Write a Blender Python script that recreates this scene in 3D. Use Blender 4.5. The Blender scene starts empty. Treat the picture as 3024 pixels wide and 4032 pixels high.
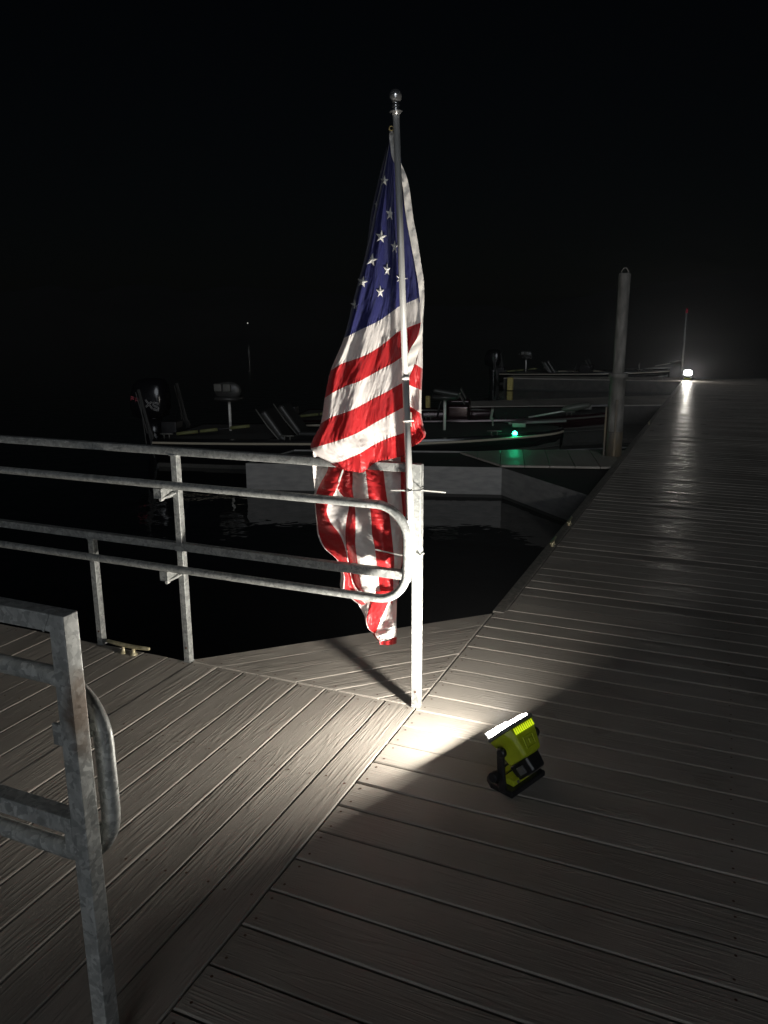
import bpy, bmesh, math, random
import numpy as np
from mathutils import Vector, Matrix, noise
random.seed(7)
PI = math.pi
# ------------------------------------------------------------------ camera, sky, lights
FPX = 3012.16; PITCH = 0.2325205; ROLL = -0.0041931; YAW = 0.4092915
CAM = Vector((1.0566707, -2.77798, 1.5521))
F = Vector((-math.sin(YAW)*math.cos(PITCH), math.cos(YAW)*math.cos(PITCH), -math.sin(PITCH)))
R0 = Vector((math.cos(YAW), math.sin(YAW), 0)); U0 = R0.cross(F)
R = R0*math.cos(ROLL)+U0*math.sin(ROLL); U = R.cross(F)
FH = Vector((F.x, F.y, 0)).normalized()
scene = bpy.context.scene
C = scene.collection
cd = bpy.data.cameras.new('camera'); cam = bpy.data.objects.new('camera', cd); C.objects.link(cam)
cd.sensor_fit = 'HORIZONTAL'; cd.sensor_width = 36; cd.lens = FPX/3024*36
cd.clip_start = .05; cd.clip_end = 3000
cam.matrix_world = Matrix(((R.x, U.x, -F.x, CAM.x), (R.y, U.y, -F.y, CAM.y), (R.z, U.z, -F.z, CAM.z), (0, 0, 0, 1)))
scene.camera = cam
scene.view_settings.view_transform = 'Standard'; scene.view_settings.look = 'None'
scene.view_settings.exposure = 0.0; scene.view_settings.gamma = 1
w = bpy.data.worlds.new('World'); scene.world = w; w.use_nodes = True
wn = w.node_tree; bg = wn.nodes['Background']
sky = wn.nodes.new('ShaderNodeTexSky'); sky.sky_type = 'NISHITA'; sky.sun_disc = False
SUN_AZ = math.radians(158); SUN_EL = math.radians(15)
sky.sun_elevation = SUN_EL; sky.sun_rotation = SUN_AZ
wn.links.new(sky.outputs[0], bg.inputs[0]); bg.inputs[1].default_value = 0.0003
sd = bpy.data.lights.new('night_glow', 'SUN'); sd.energy = 0.43; sd.angle = math.radians(25); sd.color = (.90, .95, 1.0)
so = bpy.data.objects.new('night_glow', sd); C.objects.link(so)
sdir = Vector((math.sin(SUN_AZ)*math.cos(SUN_EL), math.cos(SUN_AZ)*math.cos(SUN_EL), math.sin(SUN_EL)))  # towards the light
so.rotation_euler = sdir.to_track_quat('Z', 'Y').to_euler()
scene.cycles.max_bounces = 6; scene.cycles.use_denoising = True
scene.cycles.sample_clamp_indirect = 3

WATER = -0.40
# ------------------------------------------------------------------ measuring helpers (a sight line meets a real plane)
def ray(x, y): return F+R*((x-1512)/FPX)-U*((y-2016)/FPX)
def at_plane(x, y, n, d):
    n = Vector(n); r = ray(x, y); return CAM+r*((d-n.dot(CAM))/n.dot(r))
def at_z(x, y, z=0): return at_plane(x, y, (0, 0, 1), z)
def at_y(x, y, c): return at_plane(x, y, (0, 1, 0), c)
def at_d(x, y, d):
    r = ray(x, y); return CAM+r*(d/FH.dot(r))

# ------------------------------------------------------------------ materials
def mat(name, col, rough=.5, metal=0, spec=.5, emit=None, es=0):
    m = bpy.data.materials.new(name); m.use_nodes = True
    b = m.node_tree.nodes['Principled BSDF']
    b.inputs['Base Color'].default_value = (*col, 1); b.inputs['Roughness'].default_value = rough
    b.inputs['Metallic'].default_value = metal; b.inputs['Specular IOR Level'].default_value = spec
    if emit: b.inputs['Emission Color'].default_value = (*emit, 1); b.inputs['Emission Strength'].default_value = es
    return m
def N(m, t, **k):
    n = m.node_tree.nodes.new(t)
    for a, v in k.items(): setattr(n, a, v)
    return n
def L(m, a, b): m.node_tree.links.new(a, b)
def B(m): return m.node_tree.nodes['Principled BSDF']
def noisy(m, c1, c2, scale=20, detail=4, bump=0, stretch=(1, 1, 1), rr=None):
    tc = N(m, 'ShaderNodeTexCoord'); mp = N(m, 'ShaderNodeMapping'); mp.inputs['Scale'].default_value = stretch
    L(m, tc.outputs['Object'], mp.inputs[0])
    nz = N(m, 'ShaderNodeTexNoise'); nz.inputs['Scale'].default_value = scale; nz.inputs['Detail'].default_value = detail
    L(m, mp.outputs[0], nz.inputs['Vector'])
    cr = N(m, 'ShaderNodeValToRGB'); cr.color_ramp.elements[0].position = .35; cr.color_ramp.elements[1].position = .65
    cr.color_ramp.elements[0].color = (*c1, 1); cr.color_ramp.elements[1].color = (*c2, 1)
    L(m, nz.outputs['Fac'], cr.inputs[0]); L(m, cr.outputs[0], B(m).inputs['Base Color'])
    if bump:
        bp = N(m, 'ShaderNodeBump'); bp.inputs['Distance'].default_value = bump; L(m, nz.outputs['Fac'], bp.inputs['Height'])
        L(m, bp.outputs[0], B(m).inputs['Normal'])
    if rr:
        mr = N(m, 'ShaderNodeMapRange'); mr.inputs['To Min'].default_value = rr[0]; mr.inputs['To Max'].default_value = rr[1]
        L(m, nz.outputs['Fac'], mr.inputs['Value']); L(m, mr.outputs[0], B(m).inputs['Roughness'])
    return m
def deck_mat(name, ang, rough, bump=.0016, c1=(.31, .284, .252), c2=(.46, .422, .375)):
    m = mat(name, c1, rough, 0, .30 if rough > .4 else .09)
    tc = N(m, 'ShaderNodeTexCoord'); mp = N(m, 'ShaderNodeMapping'); mp.inputs['Rotation'].default_value = (0, 0, ang)
    L(m, tc.outputs['Object'], mp.inputs[0])
    g = N(m, 'ShaderNodeNewGeometry'); sep = N(m, 'ShaderNodeSeparateXYZ'); L(m, mp.outputs[0], sep.inputs[0])
    def mul(a, k):
        q = N(m, 'ShaderNodeMath', operation='MULTIPLY'); q.inputs[1].default_value = k; L(m, a, q.inputs[0]); return q.outputs[0]
    rnd = mul(g.outputs['Random Per Island'], 60)
    def vec(ka, kb):
        c = N(m, 'ShaderNodeCombineXYZ'); L(m, mul(sep.outputs['X'], ka), c.inputs['X']); L(m, mul(sep.outputs['Y'], kb), c.inputs['Y']); L(m, rnd, c.inputs['Z'])
        return c.outputs[0]
    def nz(v, detail, rough_=.5):
        q = N(m, 'ShaderNodeTexNoise'); q.inputs['Scale'].default_value = 1; q.inputs['Detail'].default_value = detail; q.inputs['Roughness'].default_value = rough_
        L(m, v, q.inputs['Vector']); return q.outputs['Fac']
    rings = nz(vec(1.2, 21), 1.6); s = N(m, 'ShaderNodeMath', operation='SINE'); L(m, mul(rings, 62), s.inputs[0])
    sh = N(m, 'ShaderNodeMapRange'); sh.inputs['From Min'].default_value = -.2; sh.inputs['From Max'].default_value = .9; L(m, s.outputs[0], sh.inputs['Value'])
    fine = nz(vec(9, 260), 2); broad = nz(vec(3, 4), 3)
    brk = nz(vec(6, 14), 3); bm_ = N(m, 'ShaderNodeMapRange'); bm_.inputs['From Min'].default_value = .38; bm_.inputs['From Max'].default_value = .55; L(m, brk, bm_.inputs['Value'])
    q = N(m, 'ShaderNodeMath', operation='MULTIPLY'); L(m, sh.outputs[0], q.inputs[0]); L(m, bm_.outputs[0], q.inputs[1])
    a = N(m, 'ShaderNodeMath', operation='ADD'); L(m, q.outputs[0], a.inputs[0]); L(m, mul(fine, 1.1), a.inputs[1])
    bp = N(m, 'ShaderNodeBump'); bp.inputs['Distance'].default_value = bump; L(m, a.outputs[0], bp.inputs['Height'])
    L(m, bp.outputs[0], B(m).inputs['Normal'])
    mx = N(m, 'ShaderNodeMix', data_type='RGBA'); mx.inputs[6].default_value = (*c1, 1); mx.inputs[7].default_value = (*c2, 1)
    ad = N(m, 'ShaderNodeMath', operation='ADD'); L(m, mul(broad, .7), ad.inputs[0]); L(m, mul(g.outputs['Random Per Island'], .45), ad.inputs[1])
    L(m, ad.outputs[0], mx.inputs[0])
    st = nz(tc.outputs['Object'], 6)
    sr = N(m, 'ShaderNodeMapRange'); sr.inputs['From Min'].default_value = .3; sr.inputs['From Max'].default_value = .6; sr.inputs['To Min'].default_value = .68; L(m, st, sr.inputs['Value'])
    m2 = N(m, 'ShaderNodeMix', data_type='RGBA', blend_type='MULTIPLY'); m2.inputs[0].default_value = 1; L(m, mx.outputs[2], m2.inputs[6]); L(m, sr.outputs[0], m2.inputs[7])
    L(m, m2.outputs[2], B(m).inputs['Base Color'])
    rg = N(m, 'ShaderNodeMapRange'); rg.inputs['From Min'].default_value = .3; rg.inputs['From Max'].default_value = .7
    rg.inputs['To Min'].default_value = rough-.09; rg.inputs['To Max'].default_value = rough+.14; L(m, broad, rg.inputs['Value']); L(m, rg.outputs[0], B(m).inputs['Roughness'])
    return m
def galv_mat(name, rust=None, dark=1.0):
    m = mat(name, (.45, .46, .46), .42, .35, .5)
    tc = N(m, 'ShaderNodeTexCoord')
    nz = N(m, 'ShaderNodeTexNoise'); nz.inputs['Scale'].default_value = 25; nz.inputs['Detail'].default_value = 3; L(m, tc.outputs['Object'], nz.inputs['Vector'])
    mv = N(m, 'ShaderNodeMix', data_type='VECTOR'); mv.inputs[0].default_value = .06; L(m, tc.outputs['Object'], mv.inputs[4]); L(m, nz.outputs['Color'], mv.inputs[5])
    vo = N(m, 'ShaderNodeTexVoronoi'); vo.inputs['Scale'].default_value = 85; L(m, mv.outputs[1], vo.inputs['Vector'])
    sp = N(m, 'ShaderNodeSeparateColor'); L(m, vo.outputs['Color'], sp.inputs[0])
    a = N(m, 'ShaderNodeMath', operation='MULTIPLY_ADD'); a.inputs[1].default_value = .55; L(m, sp.outputs[0], a.inputs[0])
    h = N(m, 'ShaderNodeMath', operation='MULTIPLY'); h.inputs[1].default_value = .55; L(m, nz.outputs['Fac'], h.inputs[0]); L(m, h.outputs[0], a.inputs[2])
    cr = N(m, 'ShaderNodeValToRGB'); cr.color_ramp.elements[0].position = .2; cr.color_ramp.elements[1].position = .85
    cr.color_ramp.elements[0].color = (.21*dark, .22*dark, .215*dark, 1); cr.color_ramp.elements[1].color = (.47*dark, .48*dark, .465*dark, 1)
    L(m, a.outputs[0], cr.inputs[0]); out = cr.outputs[0]
    if rust:
        vm = N(m, 'ShaderNodeVectorMath', operation='SUBTRACT'); vm.inputs[1].default_value = rust[:3]; L(m, tc.outputs['Object'], vm.inputs[0])
        vs = N(m, 'ShaderNodeVectorMath', operation='MULTIPLY'); vs.inputs[1].default_value = (1, 1, .45); L(m, vm.outputs[0], vs.inputs[0])
        ln = N(m, 'ShaderNodeVectorMath', operation='LENGTH'); L(m, vs.outputs[0], ln.inputs[0])
        ad = N(m, 'ShaderNodeMath', operation='MULTIPLY_ADD'); ad.inputs[1].default_value = .05; L(m, nz.outputs['Fac'], ad.inputs[0]); L(m, ln.outputs['Value'], ad.inputs[2])
        mr = N(m, 'ShaderNodeMapRange'); mr.inputs['From Min'].default_value = rust[3]; mr.inputs['From Max'].default_value = rust[3]+.03
        mr.inputs['To Min'].default_value = .8; mr.inputs['To Max'].default_value = 0; L(m, ad.outputs[0], mr.inputs['Value'])
        mx = N(m, 'ShaderNodeMix', data_type='RGBA'); mx.inputs[7].default_value = (.17, .10, .05, 1); L(m, mr.outputs[0], mx.inputs[0]); L(m, out, mx.inputs[6]); out = mx.outputs[2]
    L(m, out, B(m).inputs['Base Color'])
    rg = N(m, 'ShaderNodeMapRange'); rg.inputs['To Min'].default_value = .34; rg.inputs['To Max'].default_value = .6; L(m, sp.outputs[1], rg.inputs['Value']); L(m, rg.outputs[0], B(m).inputs['Roughness'])
    bp = N(m, 'ShaderNodeBump'); bp.inputs['Distance'].default_value = .0006; L(m, nz.outputs['Fac'], bp.inputs['Height']); L(m, bp.outputs[0], B(m).inputs['Normal'])
    return m
def cloth_mat(name, col, trans=.25):
    m = mat(name, col, .42, 0, .45); b = B(m)
    b.inputs['Sheen Weight'].default_value = .25; b.inputs['Sheen Roughness'].default_value = .4
    tc = N(m, 'ShaderNodeTexCoord'); nz = N(m, 'ShaderNodeTexNoise'); nz.inputs['Scale'].default_value = 900; nz.inputs['Detail'].default_value = 1
    mp = N(m, 'ShaderNodeMapping'); mp.inputs['Scale'].default_value = (1, 1, .25); L(m, tc.outputs['Object'], mp.inputs[0]); L(m, mp.outputs[0], nz.inputs['Vector'])
    n2 = N(m, 'ShaderNodeTexNoise'); n2.inputs['Scale'].default_value = 42; n2.inputs['Detail'].default_value = 4; n2.inputs['Distortion'].default_value = .6; L(m, tc.outputs['Object'], n2.inputs['Vector'])
    a = N(m, 'ShaderNodeMath', operation='MULTIPLY_ADD'); a.inputs[1].default_value = .06; L(m, nz.outputs['Fac'], a.inputs[0]); L(m, n2.outputs['Fac'], a.inputs[2])
    bp = N(m, 'ShaderNodeBump'); bp.inputs['Distance'].default_value = .0026; L(m, a.outputs[0], bp.inputs['Height']); L(m, bp.outputs[0], b.inputs['Normal'])
    tr = N(m, 'ShaderNodeBsdfTranslucent'); tr.inputs[0].default_value = (*col, 1)
    ms = N(m, 'ShaderNodeMixShader'); ms.inputs[0].default_value = trans
    out = m.node_tree.nodes['Material Output']; L(m, b.outputs[0], ms.inputs[1]); L(m, tr.outputs[0], ms.inputs[2]); L(m, ms.outputs[0], out.inputs[0])
    return m
M = {}
M['land'] = deck_mat('landing_boards', PI/2, .50, .0009)
M['dock'] = deck_mat('dock_boards', 0, .34, .0006)
M['gus'] = deck_mat('gusset_boards', -PI/4, .5, .0014)
M['gusb'] = deck_mat('far_gusset_boards', PI/4, .5, .0014)
M['screw'] = mat('screw_brown', (.10, .045, .025), .5, .4)
M['under'] = mat('under_frame', (.03, .03, .03), .8)
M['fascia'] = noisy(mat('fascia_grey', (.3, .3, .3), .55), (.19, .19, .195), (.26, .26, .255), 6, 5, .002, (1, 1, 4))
M['fasciad'] = noisy(mat('fascia_shaded', (.05, .045, .04), .7), (.03, .028, .025), (.06, .055, .05), 6, 5, .002)  # fascia copy with the shade on the far docks put into its colour
M['trim'] = noisy(mat('edge_trim', (.2, .18, .16), .6), (.13, .12, .11), (.26, .24, .21), 30, 5, .004)
M['galv'] = galv_mat('galvanised_steel')
M['galv_near'] = galv_mat('galvanised_weathered_lit', rust=(.0, -1.782, .84, .045), dark=1.45)  # rusty near copy, colour lifted to stand in for extra light there
M['alu'] = noisy(mat('brushed_aluminium', (.6, .6, .6), .48, .3), (.50, .50, .49), (.62, .62, .60), 60, 3, .0003, (1, 1, .1))
M['chrome'] = mat('chrome', (.8, .8, .8), .14, .9)
M['white_pl'] = mat('white_plastic', (.75, .74, .70), .35)
M['brass'] = noisy(mat('brass_bronze', (.5, .38, .15), .35, .8), (.42, .31, .12), (.60, .47, .22), 50, 3)
M['cleat'] = noisy(mat('cast_cleat', (.5, .45, .3), .38, .55), (.42, .37, .22), (.62, .56, .38), 60, 3, .0004)
M['w'] = cloth_mat('flag_white', (.78, .74, .71), .22)
M['r'] = cloth_mat('flag_red', (.50, .018, .022), .28)
M['n'] = cloth_mat('flag_navy', (.028, .031, .138), .15)
M['band'] = cloth_mat('canvas_heading', (.80, .77, .72), .12)
M['star'] = mat('embroidered_white', (.75, .74, .70), .35, 0, .6)
M['lime'] = noisy(mat('lime_plastic', (.42, .50, .02), .35), (.40, .48, .02), (.47, .55, .03), 30, 2, .0003)
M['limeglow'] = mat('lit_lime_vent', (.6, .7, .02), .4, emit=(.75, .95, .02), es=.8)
M['black'] = noisy(mat('black_plastic', (.015, .015, .017), .38), (.012, .012, .014), (.022, .022, .024), 80, 2, .0004)
M['greypl'] = mat('grey_plastic', (.12, .12, .12), .45)
M['lens'] = mat('lit_led_panel', (1, 1, 1), .3, emit=(1, .96, .88), es=35)
M['lensfar'] = mat('far_lit_led_panel', (1, 1, 1), .3, emit=(1, .98, .92), es=40)
M['hull'] = mat('gloss_black_hull', (.008, .008, .01), .16, .2, .6)
M['hullred'] = mat('dark_red_hull', (.022, .003, .007), .16, .3, .6)
M['carpet'] = noisy(mat('boat_carpet', (.045, .045, .042), .95), (.035, .035, .033), (.06, .058, .052), 60, 4, .002)
M['rub'] = mat('rub_rail', (.42, .38, .30), .4)
M['vinyl'] = mat('grey_vinyl', (.035, .035, .034), .38)
M['vinyl2'] = mat('pale_vinyl', (.11, .11, .10), .4)
M['yel'] = noisy(mat('yellow_bumper', (.5, .4, .1), .6), (.42, .34, .08), (.62, .52, .2), 30, 4)
M['strap'] = mat('green_yellow_strap', (.16, .17, .07), .6)
M['decalw'] = mat('decal_white', (.6, .6, .6), .4)
M['decalr'] = mat('decal_red', (.35, .06, .08), .4)
M['redp'] = mat('red_plastic', (.5, .02, .05), .4)
M['green'] = mat('green_lamp', (.0, .6, .3), .3, emit=(.02, 1, .42), es=40)
M['shore'] = mat('shore_bulb', (1, 1, 1), .3, emit=(1, 1, .9), es=.9)
M['pile'] = noisy(mat('steel_pile', (.17, .17, .17), .7, .1), (.13, .125, .115), (.30, .285, .26), 14, 8, .004, (1, 1, .3), rr=(.6, .85))
M['pilerust'] = noisy(mat('pile_guide', (.2, .16, .1), .55, .3), (.13, .12, .11), (.24, .19, .12), 8, 5, .002, (1, 1, .5))
M['hill'] = noisy(mat('dark_hillside', (.003, .004, .003), .9), (.006, .007, .006), (.014, .014, .012), .05, 5)
M['paper'] = mat('paper_tag', (.75, .7, .6), .7)
mw = mat('lake_water', (.002, .004, .006), .035, 0, .5)
tc = N(mw, 'ShaderNodeTexCoord'); nz = N(mw, 'ShaderNodeTexNoise'); nz.inputs['Scale'].default_value = 2.2; nz.inputs['Detail'].default_value = 3; L(mw, tc.outputs['Object'], nz.inputs['Vector'])
bp = N(mw, 'ShaderNodeBump'); bp.inputs['Distance'].default_value = .012; L(mw, nz.outputs['Fac'], bp.inputs['Height']); L(mw, bp.outputs[0], B(mw).inputs['Normal'])
M['water'] = mw

# ------------------------------------------------------------------ object helpers
def obj(name, bm, m, parent=None, smooth=False, bevel=0, seg=2, sub=0):
    me = bpy.data.meshes.new(name); bmesh.ops.recalc_face_normals(bm, faces=bm.faces); bm.to_mesh(me); bm.free()
    for mm in (m if isinstance(m, (list, tuple)) else [m]): me.materials.append(mm)
    o = bpy.data.objects.new(name, me); C.objects.link(o)
    if parent: o.parent = parent
    if smooth:
        for p in me.polygons: p.use_smooth = True
    if bevel:
        b = o.modifiers.new('bevel', 'BEVEL'); b.width = bevel; b.segments = seg; b.limit_method = 'ANGLE'
        for p in me.polygons: p.use_smooth = True
        o.modifiers.new('wn', 'WEIGHTED_NORMAL')
    if sub: o.modifiers.new('sub', 'SUBSURF').levels = sub; o.modifiers['sub'].render_levels = sub
    return o
def tag(o, label=None, cat=None, group=None, kind=None):
    if label: o['label'] = label
    if cat: o['category'] = cat
    if group: o['group'] = group
    if kind: o['kind'] = kind
    return o
def empty(name, loc=(0, 0, 0), rz=0):
    o = bpy.data.objects.new(name, None); o.location = loc; o.rotation_euler = (0, 0, rz); o.empty_display_size = .1; C.objects.link(o); return o
def copy_tree(o, parent=None):
    kids = list(o.children); c = o.copy(); C.objects.link(c); c.parent = parent
    for ch in kids: copy_tree(ch, c)
    return c
def box(bm, c, s, rot=None, mi=0):
    """axis box centre c, full size s, optional 3x3 rotation"""
    vs = []
    for dx in (-.5, .5):
        for dy in (-.5, .5):
            for dz in (-.5, .5):
                v = Vector((dx*s[0], dy*s[1], dz*s[2]))
                if rot is not None: v = rot @ v
                vs.append(bm.verts.new(Vector(c)+v))
    for f in ((0, 1, 3, 2), (4, 6, 7, 5), (0, 4, 5, 1), (2, 3, 7, 6), (0, 2, 6, 4), (1, 5, 7, 3)):
        fc = bm.faces.new([vs[i] for i in f]); fc.material_index = mi
def beam(bm, a, b, wd, ht=None, up=Vector((0, 0, 1)), mi=0):
    a = Vector(a); b = Vector(b); ht = ht or wd; d = (b-a); l = d.length; d.normalize()
    if abs(d.dot(up)) > .95: up = Vector((0, 1, 0))
    s = d.cross(up).normalized(); u = s.cross(d)
    rot = Matrix((d, s, u)).transposed(); box(bm, (a+b)/2, (l, wd, ht), rot, mi)
def tube(bm, pts, r, n=12, cap=True, mi=0, radii=None):
    pts = [Vector(p) for p in pts]; rings = []; prev = None
    for i, p in enumerate(pts):
        t = (pts[min(i+1, len(pts)-1)]-pts[max(i-1, 0)]).normalized()
        if prev is None:
            a = Vector((0, 0, 1)) if abs(t.z) < .9 else Vector((1, 0, 0)); s = t.cross(a).normalized()
        else: s = (prev-t*prev.dot(t)).normalized()
        prev = s; u = t.cross(s); rr = radii[i] if radii else r
        rings.append([bm.verts.new(p+(s*math.cos(2*PI*k/n)+u*math.sin(2*PI*k/n))*rr) for k in range(n)])
    for i in range(len(rings)-1):
        for k in range(n):
            f = bm.faces.new((rings[i][k], rings[i][(k+1) % n], rings[i+1][(k+1) % n], rings[i+1][k])); f.smooth = True; f.material_index = mi
    if cap:
        for rg in (rings[0], rings[-1]):
            f = bm.faces.new(rg); f.material_index = mi
def lathe(bm, base, prof, n=20, axis=Vector((0, 0, 1)), mi=0):
    """prof: list of (r, h) from base along axis"""
    base = Vector(base)
    tube(bm, [base+axis*(h+i*1e-6) for i, (r, h) in enumerate(prof)], 1, n, True, mi, [max(r, 1e-4) for r, h in prof])
def inset(poly, d):
    n = len(poly); out = []
    A = sum(poly[i][0]*poly[(i+1) % n][1]-poly[(i+1) % n][0]*poly[i][1] for i in range(n))
    if A < 0: poly = poly[::-1]
    for i in range(n):
        p0, p1, p2 = (Vector(poly[(i+k-1) % n][:2]) for k in range(3))
        e1 = (p1-p0).normalized(); e2 = (p2-p1).normalized()
        n1 = Vector((-e1.y, e1.x)); n2 = Vector((-e2.y, e2.x)); b = n1+n2
        out.append(p1+b*(d/max(.25, b.dot(n1))))
    return poly, out
def plank(bm, poly, th=.025, bev=.004, z=0, tilt=None):
    """one bevelled deck board from its outline"""
    pp = []
    for q in poly:
        if not pp or (Vector(q[:2])-Vector(pp[-1][:2])).length > .004: pp.append(tuple(q[:2]))
    if len(pp) > 2 and (Vector(pp[0])-Vector(pp[-1])).length < .004: pp.pop()
    if len(pp) < 3: return
    poly, ins = inset(pp, bev)
    c = sum((Vector(p) for p in poly), Vector((0, 0)))/len(poly)
    tz = lambda p: z+((Vector(p)-c).dot(tilt) if tilt else 0)
    r0 = [bm.verts.new((p[0], p[1], z-th)) for p in poly]
    r1 = [bm.verts.new((p[0], p[1], tz(p)-bev*.9)) for p in poly]
    mid = [(Vector(a)*.3+Vector(b)*.7) for a, b in zip(poly, ins)]
    r2 = [bm.verts.new((p[0], p[1], tz(p)-bev*.22)) for p in mid]
    r3 = [bm.verts.new((p[0], p[1], tz(p))) for p in ins]
    n = len(poly)
    for a, b in ((r0, r1), (r1, r2), (r2, r3)):
        for k in range(n):
            try: bm.faces.new((a[k], a[(k+1) % n], b[(k+1) % n], b[k])).smooth = False
            except ValueError: pass
    bm.faces.new(r3); bm.faces.new(r0[::-1])
def clip(poly, tri):
    out = [Vector(p[:2]) for p in poly]; n = len(tri)
    A = sum(tri[i][0]*tri[(i+1) % n][1]-tri[(i+1) % n][0]*tri[i][1] for i in range(n))
    if A < 0: tri = tri[::-1]
    for i in range(n):
        a = Vector(tri[i][:2]); b = Vector(tri[(i+1) % n][:2]); nn = Vector((-(b-a).y, (b-a).x)).normalized()
        res = []
        for k in range(len(out)):
            p, q = out[k], out[(k+1) % len(out)]; dp = (p-a).dot(nn); dq = (q-a).dot(nn)
            if dp >= 0: res.append(p)
            if dp*dq < 0: res.append(p+(q-p)*(dp/(dp-dq)))
        out = res
        if len(out) < 3: return []
    return out
def screw(bm, x, y, z=0.0004):
    r = .0042; vs = [bm.verts.new((x+r*math.cos(k*PI/4), y+r*math.sin(k*PI/4), z)) for k in range(8)]
    f = bm.faces.new(vs); f.material_index = 1
def boards(bm, area, direction, pitch=.1445, gap=.006, origin=(0, 0), zj=.0009, screws=None):
    """fill a convex area with boards running along direction"""
    d = Vector(direction).normalized(); nrm = Vector((-d.y, d.x)); o = Vector(origin)
    ks = [(Vector(p)-o).dot(nrm) for p in area]
    k0 = math.floor(min(ks)/pitch); k1 = math.ceil(max(ks)/pitch)
    for k in range(k0, k1):
        a = k*pitch+gap/2; b = (k+1)*pitch-gap/2; big = 60
        strip = [o+nrm*a-d*big, o+nrm*a+d*big, o+nrm*b+d*big, o+nrm*b-d*big]
        pl = clip(strip, area)
        if len(pl) < 3: continue
        plank(bm, pl, z=random.uniform(-zj, zj), tilt=nrm*random.uniform(-.010, .010))

# ------------------------------------------------------------------ water, hills
bm = bmesh.new(); S = 380
vs = [bm.verts.new(p) for p in ((-S, -S, WATER), (S, -S, WATER), (S, S, WATER), (-S, S, WATER))]; bm.faces.new(vs)
tag(obj('water', bm, M['water']), 'black still lake water between the docks', None, kind='structure')
bm = bmesh.new(); ring = []
for i in range(121):
    a = math.radians(-30+i*1.5+0)      # ridge across the lake
    d = 210; x = math.cos(a)*d; y = math.sin(a)*d
    h = 9+7*noise.noise(Vector((i*.06, 3, 0)))+2*noise.noise(Vector((i*.5, 1, 0)))+1.2*noise.noise(Vector((i*2.1, 7, 0)))
    ring.append((bm.verts.new((x, y, WATER-2)), bm.verts.new((x*1.04, y*1.04, h*.6)), bm.verts.new((x*1.2, y*1.2, max(3, h)*1.6)), bm.verts.new((x*1.6, y*1.6, WATER-2))))
for i in range(120):
    for k in range(3): bm.faces.new((ring[i][k], ring[i+1][k], ring[i+1][k+1], ring[i][k+1]))
tag(obj('hills', bm, M['hill'], smooth=True), 'black hills beyond the lake', None, kind='structure')

# ------------------------------------------------------------------ docks
def dock_frame(parent, poly, name='frame', ztop=-.03, zbot=-.36, m='fascia', inn=.004):
    """vertical fascia panels round the dock and the dark frame under the boards"""
    p, ins = inset(list(poly), inn); bm = bmesh.new()
    t = [bm.verts.new((q[0], q[1], ztop)) for q in ins]; b = [bm.verts.new((q[0], q[1], zbot)) for q in ins]
    n = len(t)
    for k in range(n): bm.faces.new((t[k], t[(k+1) % n], b[(k+1) % n], b[k]))
    obj('fascia', bm, M[m], parent)
    bm = bmesh.new(); p2, i2 = inset(list(poly), inn+.01)
    t = [bm.verts.new((q[0], q[1], ztop-.02)) for q in i2]; b = [bm.verts.new((q[0], q[1], zbot-.12)) for q in i2]
    for k in range(n): bm.faces.new((t[k], t[(k+1) % n], b[(k+1) % n], b[k]))
    bm.faces.new(t); bm.faces.new(b[::-1]); obj('float', bm, M['under'], parent)

END_L, END_R = 23.6, 25.2
# main dock
md = tag(empty('dock_walkway', (0, -4.2, 0)), 'long taupe composite dock running from the foreground to the far lamp', 'dock')
def ch(o): o.location = tuple(Vector(o.location)-Vector(md.location)); return o
bm = bmesh.new()
y = -4.335+.1445*0
k = 0
yy0 = -.0245-.1445*30
y = yy0
while y < END_L:
    x0 = .003 if y < 1.19 else .062
    y1 = y+.1445-.006
    plank(bm, [(x0, y), (2.42, y), (2.42, y1), (x0, y1)], z=random.uniform(-.0009, .0009), tilt=Vector((random.uniform(-.0004, .0004), random.uniform(-.012, .012))))
    if y < 7:
        for xs in (x0+.03, 1.22, 2.37):
            for q in (.028, .110): screw(bm, xs+random.uniform(-.004, .004), y+q, .0018)
    y += .1445
# skewed last boards
plank(bm, [(.06, y), (2.42, y), (2.42, END_R), (.06, y+.02)])
o = obj('boards', bm, [M['dock'], M['screw']], md); ch(o)
bm = bmesh.new()
beam(bm, (.024, 1.22, -.012), (.024, END_L, -.012), .066, .034)
beam(bm, (2.45, -4.3, -.012), (2.45, END_R, -.012), .05, .034)
ch(obj('edge_trim', bm, M['trim'], md, bevel=.004))
for nm in ('x',):
    pre = set(C.objects)
    dock_frame(md, [(0, -4.3), (2.47, -4.3), (2.47, END_R), (0, END_L)])
    for o in set(C.objects)-pre: ch(o)

# landing deck in front of the railing
ld = tag(empty('landing_deck', (-2.4, -2.1, 0)), 'taupe deck with diagonal looking wood grain boards under the railings', 'dock')
def chl(o): o.location = tuple(-Vector(ld.location)); return o
bm = bmesh.new(); x = -.003
while x > -5.2:
    plank(bm, [(x-.1385, -4.3), (x, -4.3), (x, -.002), (x-.1385, -.002)], z=random.uniform(-.0012, .0012), tilt=Vector((random.uniform(-.012, .012), 0)))
    for q in (.028, .110):
        screw(bm, x-q, -.035+random.uniform(-.006, .006), .0018)
        for ys in (-.62, -1.23, -1.84): screw(bm, x-q, ys+random.uniform(-.02, .02), .0014)
    x -= .1445
chl(obj('boards', bm, [M['land'], M['screw']], ld))
pre = set(C.objects); dock_frame(ld, [(-5.2, -4.3), (-.002, -4.3), (-.002, 0), (-5.2, 0)])
for o in set(C.objects)-pre: chl(o)

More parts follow.
